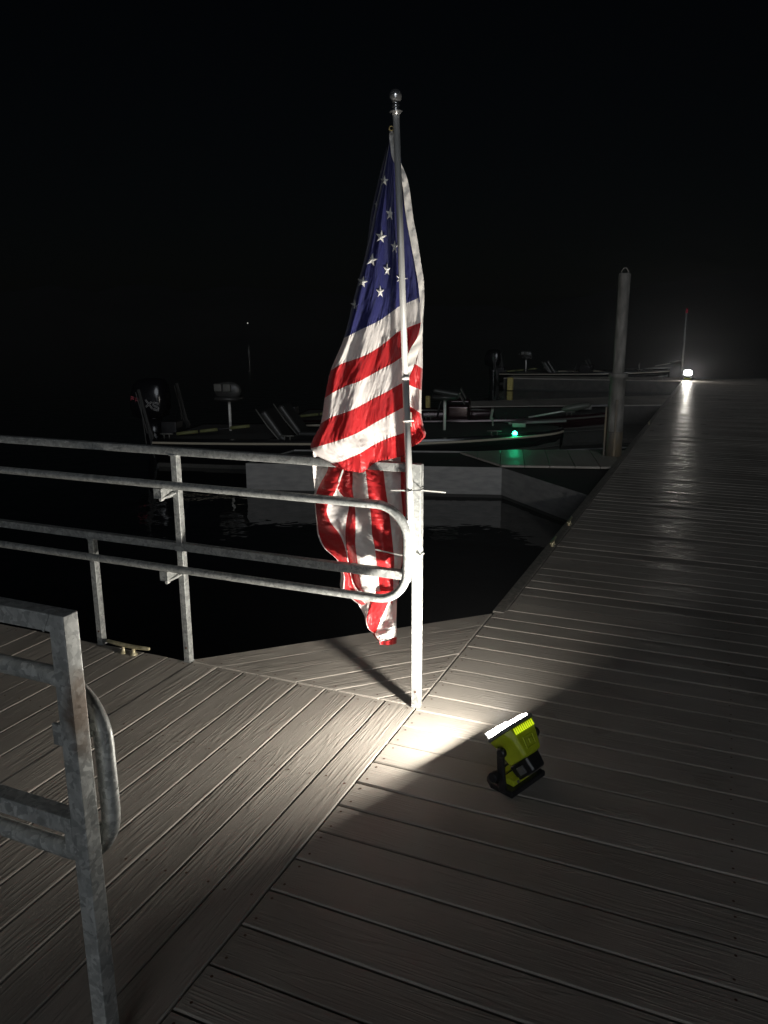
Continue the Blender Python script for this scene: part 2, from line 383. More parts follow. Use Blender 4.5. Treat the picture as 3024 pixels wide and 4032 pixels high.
def gusset(name, label, p0, p1, p2, m, d, kind='boards', screws=True):
    """triangular corner deck: p0 right-angle corner"""
    g = tag(empty(name, (p0[0], p0[1], 0)), label, 'dock')
    bm = bmesh.new(); d = Vector(d).normalized(); nrm = Vector((-d.y, d.x)); o = Vector(p1)
    sgn = 1 if (Vector(p0)-o).dot(nrm) > 0 else -1
    for k in range(12):
        a = sgn*(k*.1445+.0); b = sgn*(k*.1445+.1385)
        st = [o+nrm*a-d*9, o+nrm*a+d*9, o+nrm*b+d*9, o+nrm*b-d*9]
        _, tri = inset([p0, p1, p2], .003)
        pl = clip(st, tri)
        if len(pl) < 3: continue
        plank(bm, pl, z=random.uniform(-.001, .001), tilt=nrm*random.uniform(-.01, .01))
        if screws:
            # two screws at each mitred end
            for e in (p1, p2):
                for q in (.03, .108):
                    c = o+nrm*sgn*(k*.1445+q); dd = (Vector(e)-Vector(p0)).normalized()
                    den = d.x*dd.y-d.y*dd.x; v = Vector(p0)-c; t = (v.x*dd.y-v.y*dd.x)/den
                    s_ = c+d*t; inward = ((o+Vector(p2))/2-s_)
                    s_ = s_+(d if inward.dot(d) > 0 else -d)*.045
                    if clip([s_+Vector((.001, 0)), s_+Vector((0, .001)), s_+Vector((-.001, -.001))], tri): screw(bm, s_.x, s_.y, .0018)
    ob = obj('boards', bm, [m, M['screw']], g); ob.location = (-p0[0], -p0[1], 0)
    pre = set(C.objects); dock_frame(g, [p0, p1, p2])
    for q in set(C.objects)-pre: q.location = (-p0[0], -p0[1], 0)
    return g
gusset('corner_deck', 'triangular deck piece behind the flag post where landing and dock meet', (-.001, .001), (-1.20, .001), (-.001, 1.20), M['gus'], (1, 1))

# finger docks: outline given by its corners, boards run across
def finger(label, poly, bdir, bumper=None, gus=None, bsize=(.10, .10, .42), fm='fascia'):
    c = Vector(poly[0]); g = tag(empty('finger_dock', (c.x, c.y, 0)), label, 'dock', None)
    bm = bmesh.new(); boards(bm, poly, bdir, .290, .007)
    o = obj('boards', bm, M['gusb' if False else 'land'], g); o.location = (-c.x, -c.y, 0)
    pre = set(C.objects); dock_frame(g, poly, m=fm)
    for q in set(C.objects)-pre: q.location = (-c.x, -c.y, 0)
    if bumper:
        bm = bmesh.new(); box(bm, (bumper[0]-c.x, bumper[1]-c.y, -.18), bsize)
        obj('bumper', bm, M['yel'], g, bevel=.02)
    return g
finger('nearest finger dock with pale fascia and angled corner, just past the flag', [(-.003, 4.74), (-1.22, 5.98), (-4.22, 5.09), (-4.22, 6.3), (-1.35, 7.25), (-.003, 8.3)], (.25, -.97))
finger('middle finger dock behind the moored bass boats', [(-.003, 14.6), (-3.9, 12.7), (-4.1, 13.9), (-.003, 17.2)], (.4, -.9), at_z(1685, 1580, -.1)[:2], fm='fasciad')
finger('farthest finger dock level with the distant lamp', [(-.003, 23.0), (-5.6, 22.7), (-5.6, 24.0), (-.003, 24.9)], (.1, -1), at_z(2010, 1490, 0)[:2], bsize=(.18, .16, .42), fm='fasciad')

# ------------------------------------------------------------------ railings
SQ = .036; RT = .0176
def loop(x_end, x_far, y, z1=.888, z0=.498, r=.13):
    pts = [(x_far, y, z1)]
    for k in range(0, 10): a = PI/2-k*(PI/2)/9; pts.append((x_end-r+r*math.cos(a), y, z1-r+r*math.sin(a)))
    for k in range(0, 10): a = -k*(PI/2)/9; pts.append((x_end-r+r*math.cos(a), y, z0+r+r*math.sin(a)))
    pts.append((x_far, y, z0)); return pts
def railing(label, y, x_end, x_left, tube_y, posts, m, loop_end, mid_to, side, SQ=.036, Z1=.888, Z0=.498, RT=.0176, MZ=.578):
    root = tag(empty('railing', (x_end, y, 0)), label, 'railing', 'gangway railings')
    def put(nm, bm, mm, bevel=.0025, smooth=False):
        o = obj(nm, bm, mm, root, bevel=bevel, smooth=smooth); o.location = (-x_end, -y, 0); return o
    for (px, zt) in posts:
        bm = bmesh.new()
        if zt > .9 and px == x_end: box(bm, (px, y, 1.044/2+.001), (SQ, SQ, 1.042))
        else: box(bm, (px, y, zt/2+.001), (SQ-.003, SQ-.003, zt-.002))
        put('post', bm, m)
        bm = bmesh.new(); box(bm, (px+.0, y, .003), (SQ+.004, SQ+.004, .005)); put('weld_foot', bm, m)
        bm = bmesh.new(); tube(bm, [(px-SQ/2+.019, y-SQ/2-.002, .075), (px-SQ/2+.019, y-SQ/2+.003, .075)], .0045, 10); put('bolt', bm, M['screw'], 0)
    bm = bmesh.new(); beam(bm, (x_left, y, 1.026), (x_end-SQ/2+.001, y, 1.026), SQ-.001); put('top_rail', bm, m)
    bm = bmesh.new(); beam(bm, (x_left, y, MZ), (mid_to, y, MZ), SQ); put('mid_rail', bm, m)
    # weld bead at the mitred corner
    bm = bmesh.new(); s = -1 if True else 1
    beam(bm, (x_end-SQ/2-.014, y-SQ/2-.0005, 1.008), (x_end-SQ/2+.004, y-SQ/2-.0005, 1.044), .003, .004); put('weld', bm, m, 0)
    bm = bmesh.new(); tube(bm, loop(loop_end, x_left, tube_y, Z1, Z0), RT, 18, False); put('handrail', bm, m, 0, True)
    bm = bmesh.new(); zs = .63
    tube(bm, [(loop_end, tube_y, zs-.0018), (loop_end, tube_y, zs+.0018)], RT+.0012, 18, False); put('weld_ring', bm, m, 0, True)
    for (px, zt) in posts:
        for zz_ in ([] if px == x_end else ([1.008] if zt > .9 else [])+[MZ-SQ/2]):
            if zz_ > zt+.03: continue
            bm = bmesh.new(); h_ = SQ/2+.0012
            pts_ = [(px+a*h_, y+b*h_, zz_+random.uniform(-.0012, .0012)) for a, b in ((-1, -1), (-.3, -1), (.3, -1), (1, -1), (1, 0), (1, 1), (0, 1), (-1, 1), (-1, 0), (-1, -1))]
            tube(bm, pts_, .0024, 6, False); put('weld_bead', bm, m, 0, True)
    for (px, zt) in posts:
        for z in (Z1, Z0):
            if zt < .9 and z > .8: continue
            if zt < .9: continue
            sx = px if px != x_end else loop_end-.045
            bm = bmesh.new(); dz = -.045 if px != x_end else (-.085 if z > .6 else .085)
            ys = tube_y; yd = y
            d = 1 if y > tube_y else -1
            zc = z+dz
            if px != x_end:
                # angle bracket: plate facing out, leg down and gusset back to the post
                box(bm, (px-.040, ys+d*.004, zc), (.040, .006, .046)); box(bm, (px-.018, (ys+yd)/2, zc-.002), (.005, abs(yd-ys), .050))
                beam(bm, (px-.016, ys+d*.008, zc-.022), (px+.004, yd-d*SQ/2, zc-.008), .006, .008)
                put('bracket', bm, m, .001)
                bm = bmesh.new(); tube(bm, [(px-.020, ys-d*.004, zc-.026), (px-.020, ys+d*.016, zc-.026)], .008, 6); put('bolt', bm, M['alu'], 0)
            else:
                box(bm, (sx+.010, yd-d*.008, zc), (.052, .008, .046)); box(bm, (sx+.030, (ys+yd)/2, zc), (.006, abs(yd-ys)-.004, .046))
                put('bracket', bm, m, .001)
    return root
railing('galvanised back railing with rounded handrail carrying the flag pole at its end post', 0.0, -.002, -6.5, -.095,
        [(-.002, 1.044), (-1.18, 1.008), (-1.722, .56), (-3.5, 1.008)], M['galv'], at_y(1602, 2180, -.095).x, -.045, 1)
railing('weathered grey near railing in the left foreground with rust stained end post', -1.782, -.030, -6.5, -1.708,
        [(-.030, 1.040), (-1.19, 1.008), (-1.732, .56), (-3.5, 1.008)], M['galv_near'], -.034, -.05, -1, .0375, .862, .446, .0195, .592)
# ------------------------------------------------------------------ flag pole
pb = at_y(1624, 2253, -.034); pt = at_d(1559.5, 446, 2.955)
pole = tag(empty('flag_pole', pb), 'slim silver flag pole strapped to the end post with a chrome ball on top', 'flag pole')
ax = (pt-pb); plen = ax.length; ax.normalize()
def pp(t): return ax*(plen*t)
joint = .0
jt = (at_y(1597, 1490, -.034)-pb).length/plen
bm = bmesh.new(); tube(bm, [pp(0), pp(jt)], .0133, 20); obj('lower_tube', bm, M['alu'], pole)
bm = bmesh.new(); tube(bm, [pp(jt), pp(1)], .0118, 20); obj('upper_tube', bm, M['alu'], pole)
bm = bmesh.new(); tube(bm, [pp(jt)-ax*.004, pp(jt)+ax*.011], .0142, 20); obj('joint_collar', bm, M['white_pl'], pole)
bm = bmesh.new(); lathe(bm, pp(1), [(.0135, -.006), (.0135, .002), (.0225, .004), (.0225, .007), (.014, .011), (.0105, .015), (.0125, .018), (.0155, .022), (.0150, .026), (.0105, .030), (.0120, .034), (.0175, .040), (.0212, .048), (.0225, .056), (.0208, .065), (.0155, .073), (.008, .077), (0, .078)], 28, ax)
obj('ball_finial', bm, M['chrome'], pole, smooth=True)
rt = (at_y(1602, 1655, -.034)-pb).length/plen
bm = bmesh.new(); tube(bm, [pp(rt)-ax*.004, pp(rt)+ax*.004], .0165, 20); tube(bm, [pp(rt)+R*.014, pp(rt)+R*.026], .004, 8); obj('flag_ring', bm, M['white_pl'], pole, smooth=False)
# zip ties
def ziptie(label, z, xr, xl, m, black=True):
    g = tag(empty('cable_tie', (-.01, -.02, z)), label, 'cable tie', 'cable ties on the end post')
    bm = bmesh.new(); pts = []
    P0 = Vector((-.01, -.02, z))
    lp = [(-.042, -.040, 0), (-.030, -.054, .001), (-.016, -.052, 0), (.018, -.024, .002), (.021, .0, .004), (.019, .021, .003), (-.02, .022, .002), (-.040, .0, 0), (-.042, -.040, 0)]
    tube(bm, [Vector((a, b, z+c))-P0 for a, b, c in lp], .0022, 6); obj('loop', bm, M['black'] if black else M['white_pl'], g)
    for x0, x1, dz in ((-.03, xl, -.012), (.02, xr, .006)):
        a = Vector((x0, -.045 if x0 < 0 else -.02, z)); b = Vector((x1[0], x1[1], z+dz))
        bm = bmesh.new(); beam(bm, a-P0, b-P0, .0025, .0048); obj('tail', bm, M['white_pl'] if black else M['white_pl'], g)
    return g
ziptie('cable tie with long clear tails binding the pole to the post high up', at_y(1640, 1925, 0).z, at_y(1755, 1928, -.05)[:2], at_y(1522, 1935, -.02)[:2], None)
ziptie('white cable tie binding the pole to the post near the pole foot', at_y(1640, 2182, 0).z, at_y(1652, 2182, -.03)[:2], at_y(1478, 2170, .035)[:2], None, False)

# ------------------------------------------------------------------ flag
def catmull(P, t):
    """P: (n,...) array sampled at t in [0, n-1]"""
    n = len(P); i = np.clip(np.floor(t).astype(int), 0, n-2); f = (t-i)
    g = lambda k: P[np.clip(k, 0, n-1)]
    f = f.reshape(f.shape+(1,)*(P.ndim-1))
    p0, p1, p2, p3 = g(i-1), g(i), g(i+1), g(i+2)
    p0 = np.where((i-1 < 0).reshape(f.shape), 2*p1-p2, p0); p3 = np.where((i+2 > n-1).reshape(f.shape), 2*p2-p1, p3)
    return .5*((2*p1)+(-p0+p2)*f+(2*p0-5*p1+4*p2-p3)*f*f+(-p0+3*p1-3*p2+p3)*f**3)
def resample(line, n):
    a = np.array(line, float); s = np.concatenate([[0], np.cumsum(np.hypot(*np.diff(a, axis=0).T))]); s /= s[-1]
    t = np.linspace(0, 1, n); return np.stack([np.interp(t, s, a[:, 0]), np.interp(t, s, a[:, 1])], 1)
def rnd(x, y, z=0): return noise.noise(Vector((x, y, z)))
def patch(bm, rows, nu, per, place, wr, mats, cols=8, rs=True):
    """rows of traced points -> smooth cloth sheet. mats: material index per row gap (list) or function(gap,u)"""
    P = np.stack([resample(r, cols) if rs else np.array(r, float) for r in rows])      # rows x cols x 2
    nr = len(rows); nc = P.shape[1]
    tv = np.linspace(0, nr-1, (nr-1)*per+1); tu = np.linspace(0, nc-1, nu+1)
    Q = catmull(P, tv); Q = catmull(np.swapaxes(Q, 0, 1), tu); Q = np.swapaxes(Q, 0, 1)
    grid = []
    for j, v in enumerate(tv):
        row = []
        for i, u in enumerate(tu):
            x, y = Q[j, i]; row.append(bm.verts.new(place(x, y, u/(nc-1), v/(nr-1), wr(u/(nc-1), v, nr))))
        grid.append(row)
    for j in range(len(tv)-1):
        for i in range(nu):
            f = bm.faces.new((grid[j][i], grid[j][i+1], grid[j+1][i+1], grid[j+1][i])); f.smooth = True
            gap = min(nr-2, int((tv[j]+tv[j+1])/2)); f.material_index = mats(gap, (tu[i]+tu[i+1])/2) if callable(mats) else mats[gap]
    return Q, grid
rowsA = [
 [(1535, 545), (1548, 535), (1562, 522)],
 [(1507, 690), (1545, 670), (1580, 640)],
 [(1474, 835), (1532, 830), (1590, 792)],
 [(1452, 950), (1530, 945), (1609, 905)],
 [(1424, 1060), (1520, 1050), (1628, 995)],
 [(1392, 1180), (1510, 1150), (1641, 1080)],
 [(1354, 1331), (1424, 1296), (1491, 1265), (1530, 1237), (1573, 1206), (1648, 1173)],
 [(1302, 1459), (1322, 1441), (1385, 1419), (1440, 1398), (1503, 1361), (1573, 1302), (1659, 1269)],
 [(1279, 1566), (1315, 1543), (1366, 1519), (1424, 1498), (1483, 1463), (1542, 1433), (1577, 1408), (1632, 1378)],
 [(1262, 1668), (1287, 1649), (1346, 1629), (1405, 1606), (1464, 1572), (1522, 1543), (1579, 1510), (1604, 1497)],
 [(1224, 1766), (1307, 1743), (1366, 1723), (1424, 1696), (1483, 1661), (1542, 1629), (1585, 1606), (1603, 1596)],
 [(1300, 1824), (1330, 1822), (1370, 1806), (1424, 1782), (1471, 1751), (1522, 1727), (1585, 1706), (1610, 1698)],
 [(1311, 1833), (1334, 1846), (1385, 1856), (1428, 1860), (1452, 1841), (1483, 1815), (1526, 1811), (1585, 1794), (1612, 1786)]]
def wrA(u, v, nr):
    t = v/(nr-1)
    d = .012*math.sin(u*9+t*2.2+.5)*(.3+t)+.007*math.sin(u*21-t*4)+.010*rnd(u*4, t*3, 1)*2+.0045*rnd(u*11+t*3, t*5, 2)+.003*rnd(u*22+t*8, t*16, 5)+.001*rnd(u*50, t*50, 8)
    d *= .35+.65*min(1, t*2)
    if v > 5.5:
        q = abs(v-round(v)); below = .9
        d += .0026*math.exp(-(q/.11)**2)*math.sin(u*150+9*rnd(u*9, round(v), 3))*(.4+abs(rnd(u*6, v, 4)))*1.6
    if u < .10: d += .06*((.10-u)/.10)**2
    d += .010*max(0, (u-.8)/.2)
    return d
def placeA(x, y, u, t, w):
    return at_d(x, y, 2.997+.012*(1-t)+w+.03*max(0, .45-u)*t)
bm = bmesh.new()
QA, gA = patch(bm, rowsA, 150, 24, placeA, wrA, [2]*6+[0, 1, 0, 1, 0, 1], cols=9)
# back layer of the folded cloth
rowsK = [
 [(1530, 550), (1548, 540), (1564, 530)], [(1492, 700), (1540, 690), (1583, 650)], [(1462, 835), (1530, 830), (1592, 800)], [(1446, 960), (1530, 950), (1610, 905)],
 [(1424, 1062), (1520, 1050), (1628, 995)], [(1394, 1185), (1510, 1150), (1645, 1080)], [(1358, 1331), (1491, 1280), (1655, 1190)],
 [(1306, 1462), (1440, 1420), (1655, 1350)], [(1283, 1568), (1424, 1520), (1655, 1480)], [(1266, 1668), (1405, 1640), (1655, 1600)], [(1234, 1770), (1424, 1740), (1655, 1700)], [(1236, 1800), (1420, 1795), (1620, 1760)]]
def wrK(u, v, nr): return .012*math.sin(u*14+v*.3)+.014*rnd(u*5, v*.6, 9)-(.055 if u < .12 else 0)*((.12-u)/.12)**2 if True else 0
patch(bm, rowsK, 60, 8, lambda x, y, u, t, w: at_d(x, y, 3.085+w+.06*t*(1-u)*.8), wrK, [2]*6+[0, 1, 0, 1, 0], cols=9)
# right hand fold showing beyond the heading
rowsC = [[(1628, 1330), (1650, 1328), (1664, 1325)], [(1604, 1425), (1635, 1434), (1664, 1452)], [(1594, 1505), (1625, 1522), (1660, 1536)], [(1592, 1592), (1625, 1606), (1660, 1631)],
         [(1592, 1660), (1630, 1668), (1668, 1678)], [(1592, 1715), (1640, 1714), (1676, 1712)], [(1592, 1765), (1612, 1765), (1655, 1741)]]
def wrC(u, v, nr): return .010*math.sin(v*2.3+u*5)+.012*rnd(u*4, v*1.1, 12)*1.2+.004*rnd(u*14, v*4, 2)+(.03*((u-.85)/.15)**2 if u > .85 else 0)
patch(bm, rowsC, 40, 14, lambda x, y, u, t, w: at_d(x, y, 3.020+w), wrC, [0, 1, 0, 1, 1, 1], cols=5)
# lower hanging part behind the rail
ysB = [1795, 1840, 1890, 1935, 1990, 2045, 2100, 2150, 2200, 2260, 2320, 2372]
xB = [[1230, 1293, 1350, 1351, 1388, 1440, 1510, 1577, 1603], [1231, 1290, 1351, 1352, 1388, 1440, 1510, 1577, 1601], [1235, 1264, 1336, 1338, 1389, 1444, 1515, 1578, 1601],
      [1240, 1245, 1318, 1332, 1388, 1449, 1521, 1579, 1600], [1242, 1244, 1288, 1372, 1396, 1456, 1530, 1584, 1600], [1248, 1250, 1298, 1366, 1400, 1462, 1537, 1588, 1599],
      [1256, 1258, 1338, 1360, 1400, 1465, 1543, 1584, 1592], [1280, 1282, 1358, 1363, 1399, 1475, 1548, 1583, 1588], [1330, 1333, 1368, 1371, 1405, 1481, 1552, 1583, 1586],
      [1342, 1357, 1380, 1381, 1414, 1489, 1548, 1572, 1575], [1343, 1360, 1400, 1402, 1424, 1497, 1549, 1565, 1568], [1400, 1420, 1452, 1453, 1456, 1530, 1545, 1560, 1563]]
rowsB = [[(x, y+10*math.sin(i*1.3)) for i, x in enumerate(r)] for r, y in zip(xB, ysB)]
def wrB(u, v, nr):
    return .022*math.sin(u*15+v*.25)*(1-.3*v/nr)+.012*math.sin(u*31-v*.5)+.016*rnd(u*6, v*.5, 21)+.008*rnd(u*14, v*1.5, 22)+.0045*rnd(u*30, v*4, 24)+.0025*math.sin(v*38+6*rnd(u*5, v, 6))*(.5+rnd(u*9, v, 7))
patch(bm, rowsB, 160, 14, lambda x, y, u, t, w: at_y(x, y, .085+w), wrB, lambda g, u: [0, 1, 0, 1, 0, 1, 0, 1][min(7, int(u))], cols=9, rs=False)
rowsD = [[(1386, 2325), (1441, 2328), (1545, 2328), (1566, 2326)], [(1407, 2370), (1456, 2372), (1530, 2370), (1563, 2368)], [(1437, 2430), (1444, 2434), (1502, 2434), (1561, 2432)],
         [(1450, 2472), (1452, 2476), (1484, 2480), (1561, 2470)], [(1472, 2492), (1474, 2496), (1477, 2500), (1562, 2500)], [(1492, 2522), (1494, 2524), (1497, 2526), (1562, 2508)]]
patch(bm, rowsD, 66, 14, lambda x, y, u, t, w: at_y(x, y, .075+w), lambda u, v, nr: .014*math.sin(u*8+v)+.012*rnd(u*5, v, 31)+.004*rnd(u*20, v*5, 3), lambda g, u: [0, 1, 0][min(2, int(u))], cols=4, rs=False)
rowsE = [[(1493, 2520), (1525, 2524), (1548, 2510), (1563, 2470)], [(1496, 2538), (1522, 2540), (1545, 2538), (1561, 2533)]]
patch(bm, rowsE, 30, 12, lambda x, y, u, t, w: at_y(x, y, .088+w), lambda u, v, nr: .006*math.sin(u*14), [1], cols=4, rs=False)
flag = obj('flag', bm, [M['w'], M['r'], M['n']])
tag(flag, 'stars and stripes flag hanging limp and folded from the pole over the railing', 'flag')
# stars: raised embroidered patches on the navy field
ptsA = QA.reshape(-1, 2); co = [v.co.copy() for v in flag.data.vertices][:len(ptsA)]
def cloth_at(x, y):
    k = int(np.argmin((ptsA[:, 0]-x)**2+(ptsA[:, 1]-y)**2)); return FH.dot(co[k]-CAM)
for (sx, sy, rx, ry, rot) in [(1513, 712, 18, 23, .1), (1536, 842, 18, 29, .1), (1500, 932, 23, 27, .15), (1554, 972, 15, 27, .05), (1463, 1023, 25, 27, .2), (1524, 1061, 15, 27, .05), (1580, 1097, 25, 20, .3),
                           (1427, 1110, 23, 24, .2), (1497, 1149, 17, 26, 0), (1396, 1203, 18, 25, .05), (1482, 806, 9, 17, 0)]:
    bm = bmesh.new(); D = cloth_at(sx, sy)
    c = bm.verts.new(at_d(sx, sy, D-.0075)); ring = []
    for k in range(10):
        a = -PI/2+k*PI/5+rot; q = 1 if k % 2 == 0 else .40
        X = sx+rx*q*math.cos(a); Y = sy+ry*q*math.sin(a); ring.append(bm.verts.new(at_d(X, Y, cloth_at(X, Y)-.0030)))
    for k in range(10): bm.faces.new((c, ring[k], ring[(k+1) % 10]))
    obj('star', bm, M['star'], flag)
# heading band
cb = [(1539, 512, 5), (1545, 540, 12), (1550, 575, 13), (1557, 620, 14), (1572, 655, 14), (1590, 700, 13), (1600, 746, 13), (1606, 800, 14), (1614, 862, 14), (1626, 925, 15), (1638, 995, 14), (1648, 1053, 13), (1657, 1108, 12), (1661, 1174, 9), (1662, 1257, 4), (1654, 1325, 9), (1632, 1378, 17), (1615, 1430, 17), (1600, 1470, 16), (1590, 1500, 13)]
cb = np.array(cb, float); tt = np.linspace(0, len(cb)-1, 160); cbs = catmull(cb, tt)
bm = bmesh.new(); prev = None
for i, (x, y, hw) in enumerate(cbs):
    row = []
    for q in range(7):
        s = q/6*2-1; Dp = 2.982+.0035*math.sin(i*.55+s*2.0)*(.4+abs(rnd(i*.1, 0, 0)))+.0015*s+(.012*max(0, 1-i/40))+.0015*rnd(i*.3, s*2, 4)
        row.append(bm.verts.new(at_d(x+s*hw, y+s*hw*.12, Dp)))
    if prev:
        for q in range(6): bm.faces.new((prev[q], prev[q+1], row[q+1], row[q])).smooth = True
    prev = row
obj('heading_band', bm, M['band'], flag)
bm = bmesh.new(); gp = at_d(1541, 506, 2.975); a = FH.copy()
tube(bm, [gp+(R*math.cos(k*PI/6)+U*math.sin(k*PI/6))*.008 for k in range(13)], .0028, 8, False); obj('grommet', bm, M['brass'], flag)
bm = bmesh.new(); vs = [bm.verts.new(at_d(x, y, 2.99)) for x, y in ((1607, 1622), (1622, 1624), (1622, 1680), (1611, 1678))]; bm.faces.new(vs)
bmesh.ops.solidify(bm, geom=bm.faces[:], thickness=.0008); obj('care_tag', bm, M['paper'], flag)

# ------------------------------------------------------------------ work lights
def work_light(loc, rz, tilt, name_label, lensm, power, color=(1, .94, .84), sc=.92):
    """local frame: +Y is where the lamp shines (before tilt), X is width"""
    root = tag(empty('work_light', loc, rz), name_label, 'work light', 'battery work lights on the dock'); root.scale = (sc,)*3
    ct, st = math.cos(tilt), math.sin(tilt)
    piv = Vector((0, 0, .168))
    n = Vector((0, ct, st)); u = Vector((0, -st, ct)); x = Vector((1, 0, 0))
    rot = Matrix((x, n, u)).transposed()
    def W(a, b, c): return piv+x*a+n*b+u*c
    def frust(bm, secs, mi=0):
        rings = []
        for (b, hw, top, bot, chx) in secs:
            pts = [(-hw+chx, bot), (hw-chx, bot), (hw, bot+chx), (hw, top-chx), (hw-chx, top), (-hw+chx, top), (-hw, top-chx), (-hw, bot+chx)]
            rings.append([bm.verts.new(W(a, b, c)) for a, c in pts])
        for i in range(len(rings)-1):
            for k in range(8): bm.faces.new((rings[i][k], rings[i][(k+1) % 8], rings[i+1][(k+1) % 8], rings[i+1][k])).material_index = mi
        bm.faces.new(rings[0]); bm.faces.new(rings[-1][::-1])
    bm = bmesh.new(); frust(bm, [(-.058, .050, .038, -.062, .010), (-.050, .056, .044, -.064, .012), (.020, .074, .062, -.062, .016), (.052, .094, .068, -.062, .026)])
    head = obj('head_housing', bm, M['lime'], root, bevel=.004)
    bm = bmesh.new(); frust(bm, [(.053, .099, .073, -.067, .030), (.066, .099, .073, -.067, .030)]); bz = obj('bezel', bm, M['greypl'], root, bevel=.003)
    bm = bmesh.new(); box(bm, W(0, .078, -.0635), (.134, .026, .005), rot); obj('added_light_baffle', bm, M['greypl'], bz, bevel=.001)  # lip added to cut the lamp's light on the near boards
    bm = bmesh.new(); frust(bm, [(.0665, .086, .062, -.054, .026), (.073, .084, .060, -.052, .026), (.080, .064, .044, -.036, .022)]); obj('lens', bm, lensm, root)
    # cooling slots on top behind the bezel
    for k in range(10):
        bm = bmesh.new(); xx = -.054+k*.012
        zt = .0615+.006*((.036-.020)/.032)
        box(bm, W(xx, .036, .0662), (.0052, .024, .003), rot); obj('vent_slot', bm, M['limeglow'], head)
    # raised frame and recess on the back
    bm = bmesh.new(); fr = rot @ Matrix.Rotation(math.radians(0), 3, 'X')
    for (a, c, sw, sh) in ((-.030, -.008, .006, .060), (.030, -.008, .006, .060), (0, .024, .066, .006), (0, -.040, .066, .006)): box(bm, W(a, -.0595, c), (sw, .004, sh), rot)
    box(bm, W(.006, -.060, -.008), (.020, .004, .022), rot); obj('back_frame', bm, M['lime'], head, bevel=.001)
    bm = bmesh.new()
    sl = math.atan2(.018, .070); r2 = rot @ Matrix.Rotation(sl, 3, 'X')
    for (a, b, sw, sd) in ((-.028, -.016, .005, .044), (.028, -.016, .005, .044), (0, -.036, .060, .005), (0, .004, .060, .005)): box(bm, W(a, b, .044+(b+.05)*.257+.001), (sw, sd, .004), r2)
    box(bm, W(.008, -.016, .044+(.034)*.257+.001), (.022, .018, .005), r2); obj('top_frame', bm, M['lime'], head, bevel=.001)
    # battery pack and shoe
    bm = bmesh.new(); frust(bm, [(-.118, .036, .020, -.072, .010), (-.112, .040, .026, -.078, .010), (-.060, .044, .030, -.078, .010)])
    bat = obj('battery', bm, M['black'], root, bevel=.004)
    bm = bmesh.new()
    for k in range(4): box(bm, W(-.018+.012*k, -.119, -.018), (.007, .003, .030), rot)
    obj('charge_gauge', bm, M['greypl'], bat, bevel=.001)
    for q_ in (-.048, .048):
        bm = bmesh.new(); box(bm, W(q_, -.09, -.02), (.010, .030, .034), rot); obj('latch', bm, M['greypl'], bat, bevel=.002)
    # yoke: two arms, pivots, base
    for s in (-1, 1):
        bm = bmesh.new(); X = s*.104
        prof = [(-.010, .012), (-.006, .050), (.002, .095), (.006, .140), (.006, .178)]
        for (y0, z0), (y1, z1) in zip(prof[:-1], prof[1:]): beam(bm, (X, y0, z0-.003), (X, y1, z1+.003), .014, .030, Vector((0, 1, 0)))
        obj('arm', bm, M['black'], root, bevel=.004)
        bm = bmesh.new(); tube(bm, [(X-.004*s, 0, .168), (X+.010*s, 0, .168), (X+.016*s, 0, .168)], 1, 16, True, 0, [.019, .019, .014]); obj('pivot_knob', bm, M['black'], root, bevel=.001)
    bm = bmesh.new()
    ring = [(-.108, -.055), (.108, -.055), (.108, .045), (.080, .085), (-.080, .085), (-.108, .045)]
    t = [bm.verts.new((a*.96, b*.94, .026)) for a, b in ring]; b0 = [bm.verts.new((a, b, .001)) for a, b in ring]; t1 = [bm.verts.new((a, b, .020)) for a, b in ring]
    for A_, B_ in ((b0, t1), (t1, t)):
        for k in range(6): bm.faces.new((A_[k], A_[(k+1) % 6], B_[(k+1) % 6], B_[k]))
    bm.faces.new(t); bm.faces.new(b0[::-1]); base = obj('base', bm, M['black'], root, bevel=.003)
    bm = bmesh.new(); box(bm, (0, -.012, .038), (.150, .050, .024)); obj('base_grip', bm, M['lime'], base, bevel=.004)
    bm = bmesh.new(); box(bm, (-.02, .050, .029), (.11, .026, .006)); obj('base_pad', bm, M['lime'], base, bevel=.002)
    for k in (-.05, .05):
        bm = bmesh.new(); tube(bm, [(k, -.037, .040), (k, -.042, .040)], .006, 10); obj('base_screw', bm, M['greypl'], base)
    bm = bmesh.new(); tube(bm, [(-.118, .012, .075), (-.146, .012, .075)], .020, 14); obj('tension_knob', bm, M['black'], root, bevel=.004)
    ld_ = bpy.data.lights.new('lamp_light', 'AREA'); ld_.shape = 'RECTANGLE'; ld_.size = .075; ld_.size_y = .055; ld_.energy = power; ld_.color = color
    lo = bpy.data.objects.new('lamp_light', ld_); C.objects.link(lo); lo.parent = root
    q = W(0, .082, .004); mrot = Matrix((x, u, -n)).transposed()          # light shines along -Z
    zz = -n; yy = u; xx = yy.cross(zz); mrot = Matrix((xx, yy, zz)).transposed().to_4x4(); mrot.translation = q
    lo.matrix_local = mrot
    return root
lampf = Vector((.560, -.455, 0))+at_z(2015, 3135)-at_z(2034, 3193)
WLa = math.atan2(.37, -.93)          # horizontal aim
work_light((lampf.x, lampf.y, 0), WLa-PI/2, math.radians(44), 'lime and black work light on the dock boards beside the flag post', M['lens'], 56)
work_light((.13, 23.35, 0), math.atan2(-1, .035)-PI/2, math.radians(3), 'distant dazzling work light at the far end of the dock', M['lensfar'], 16, sc=1.35)

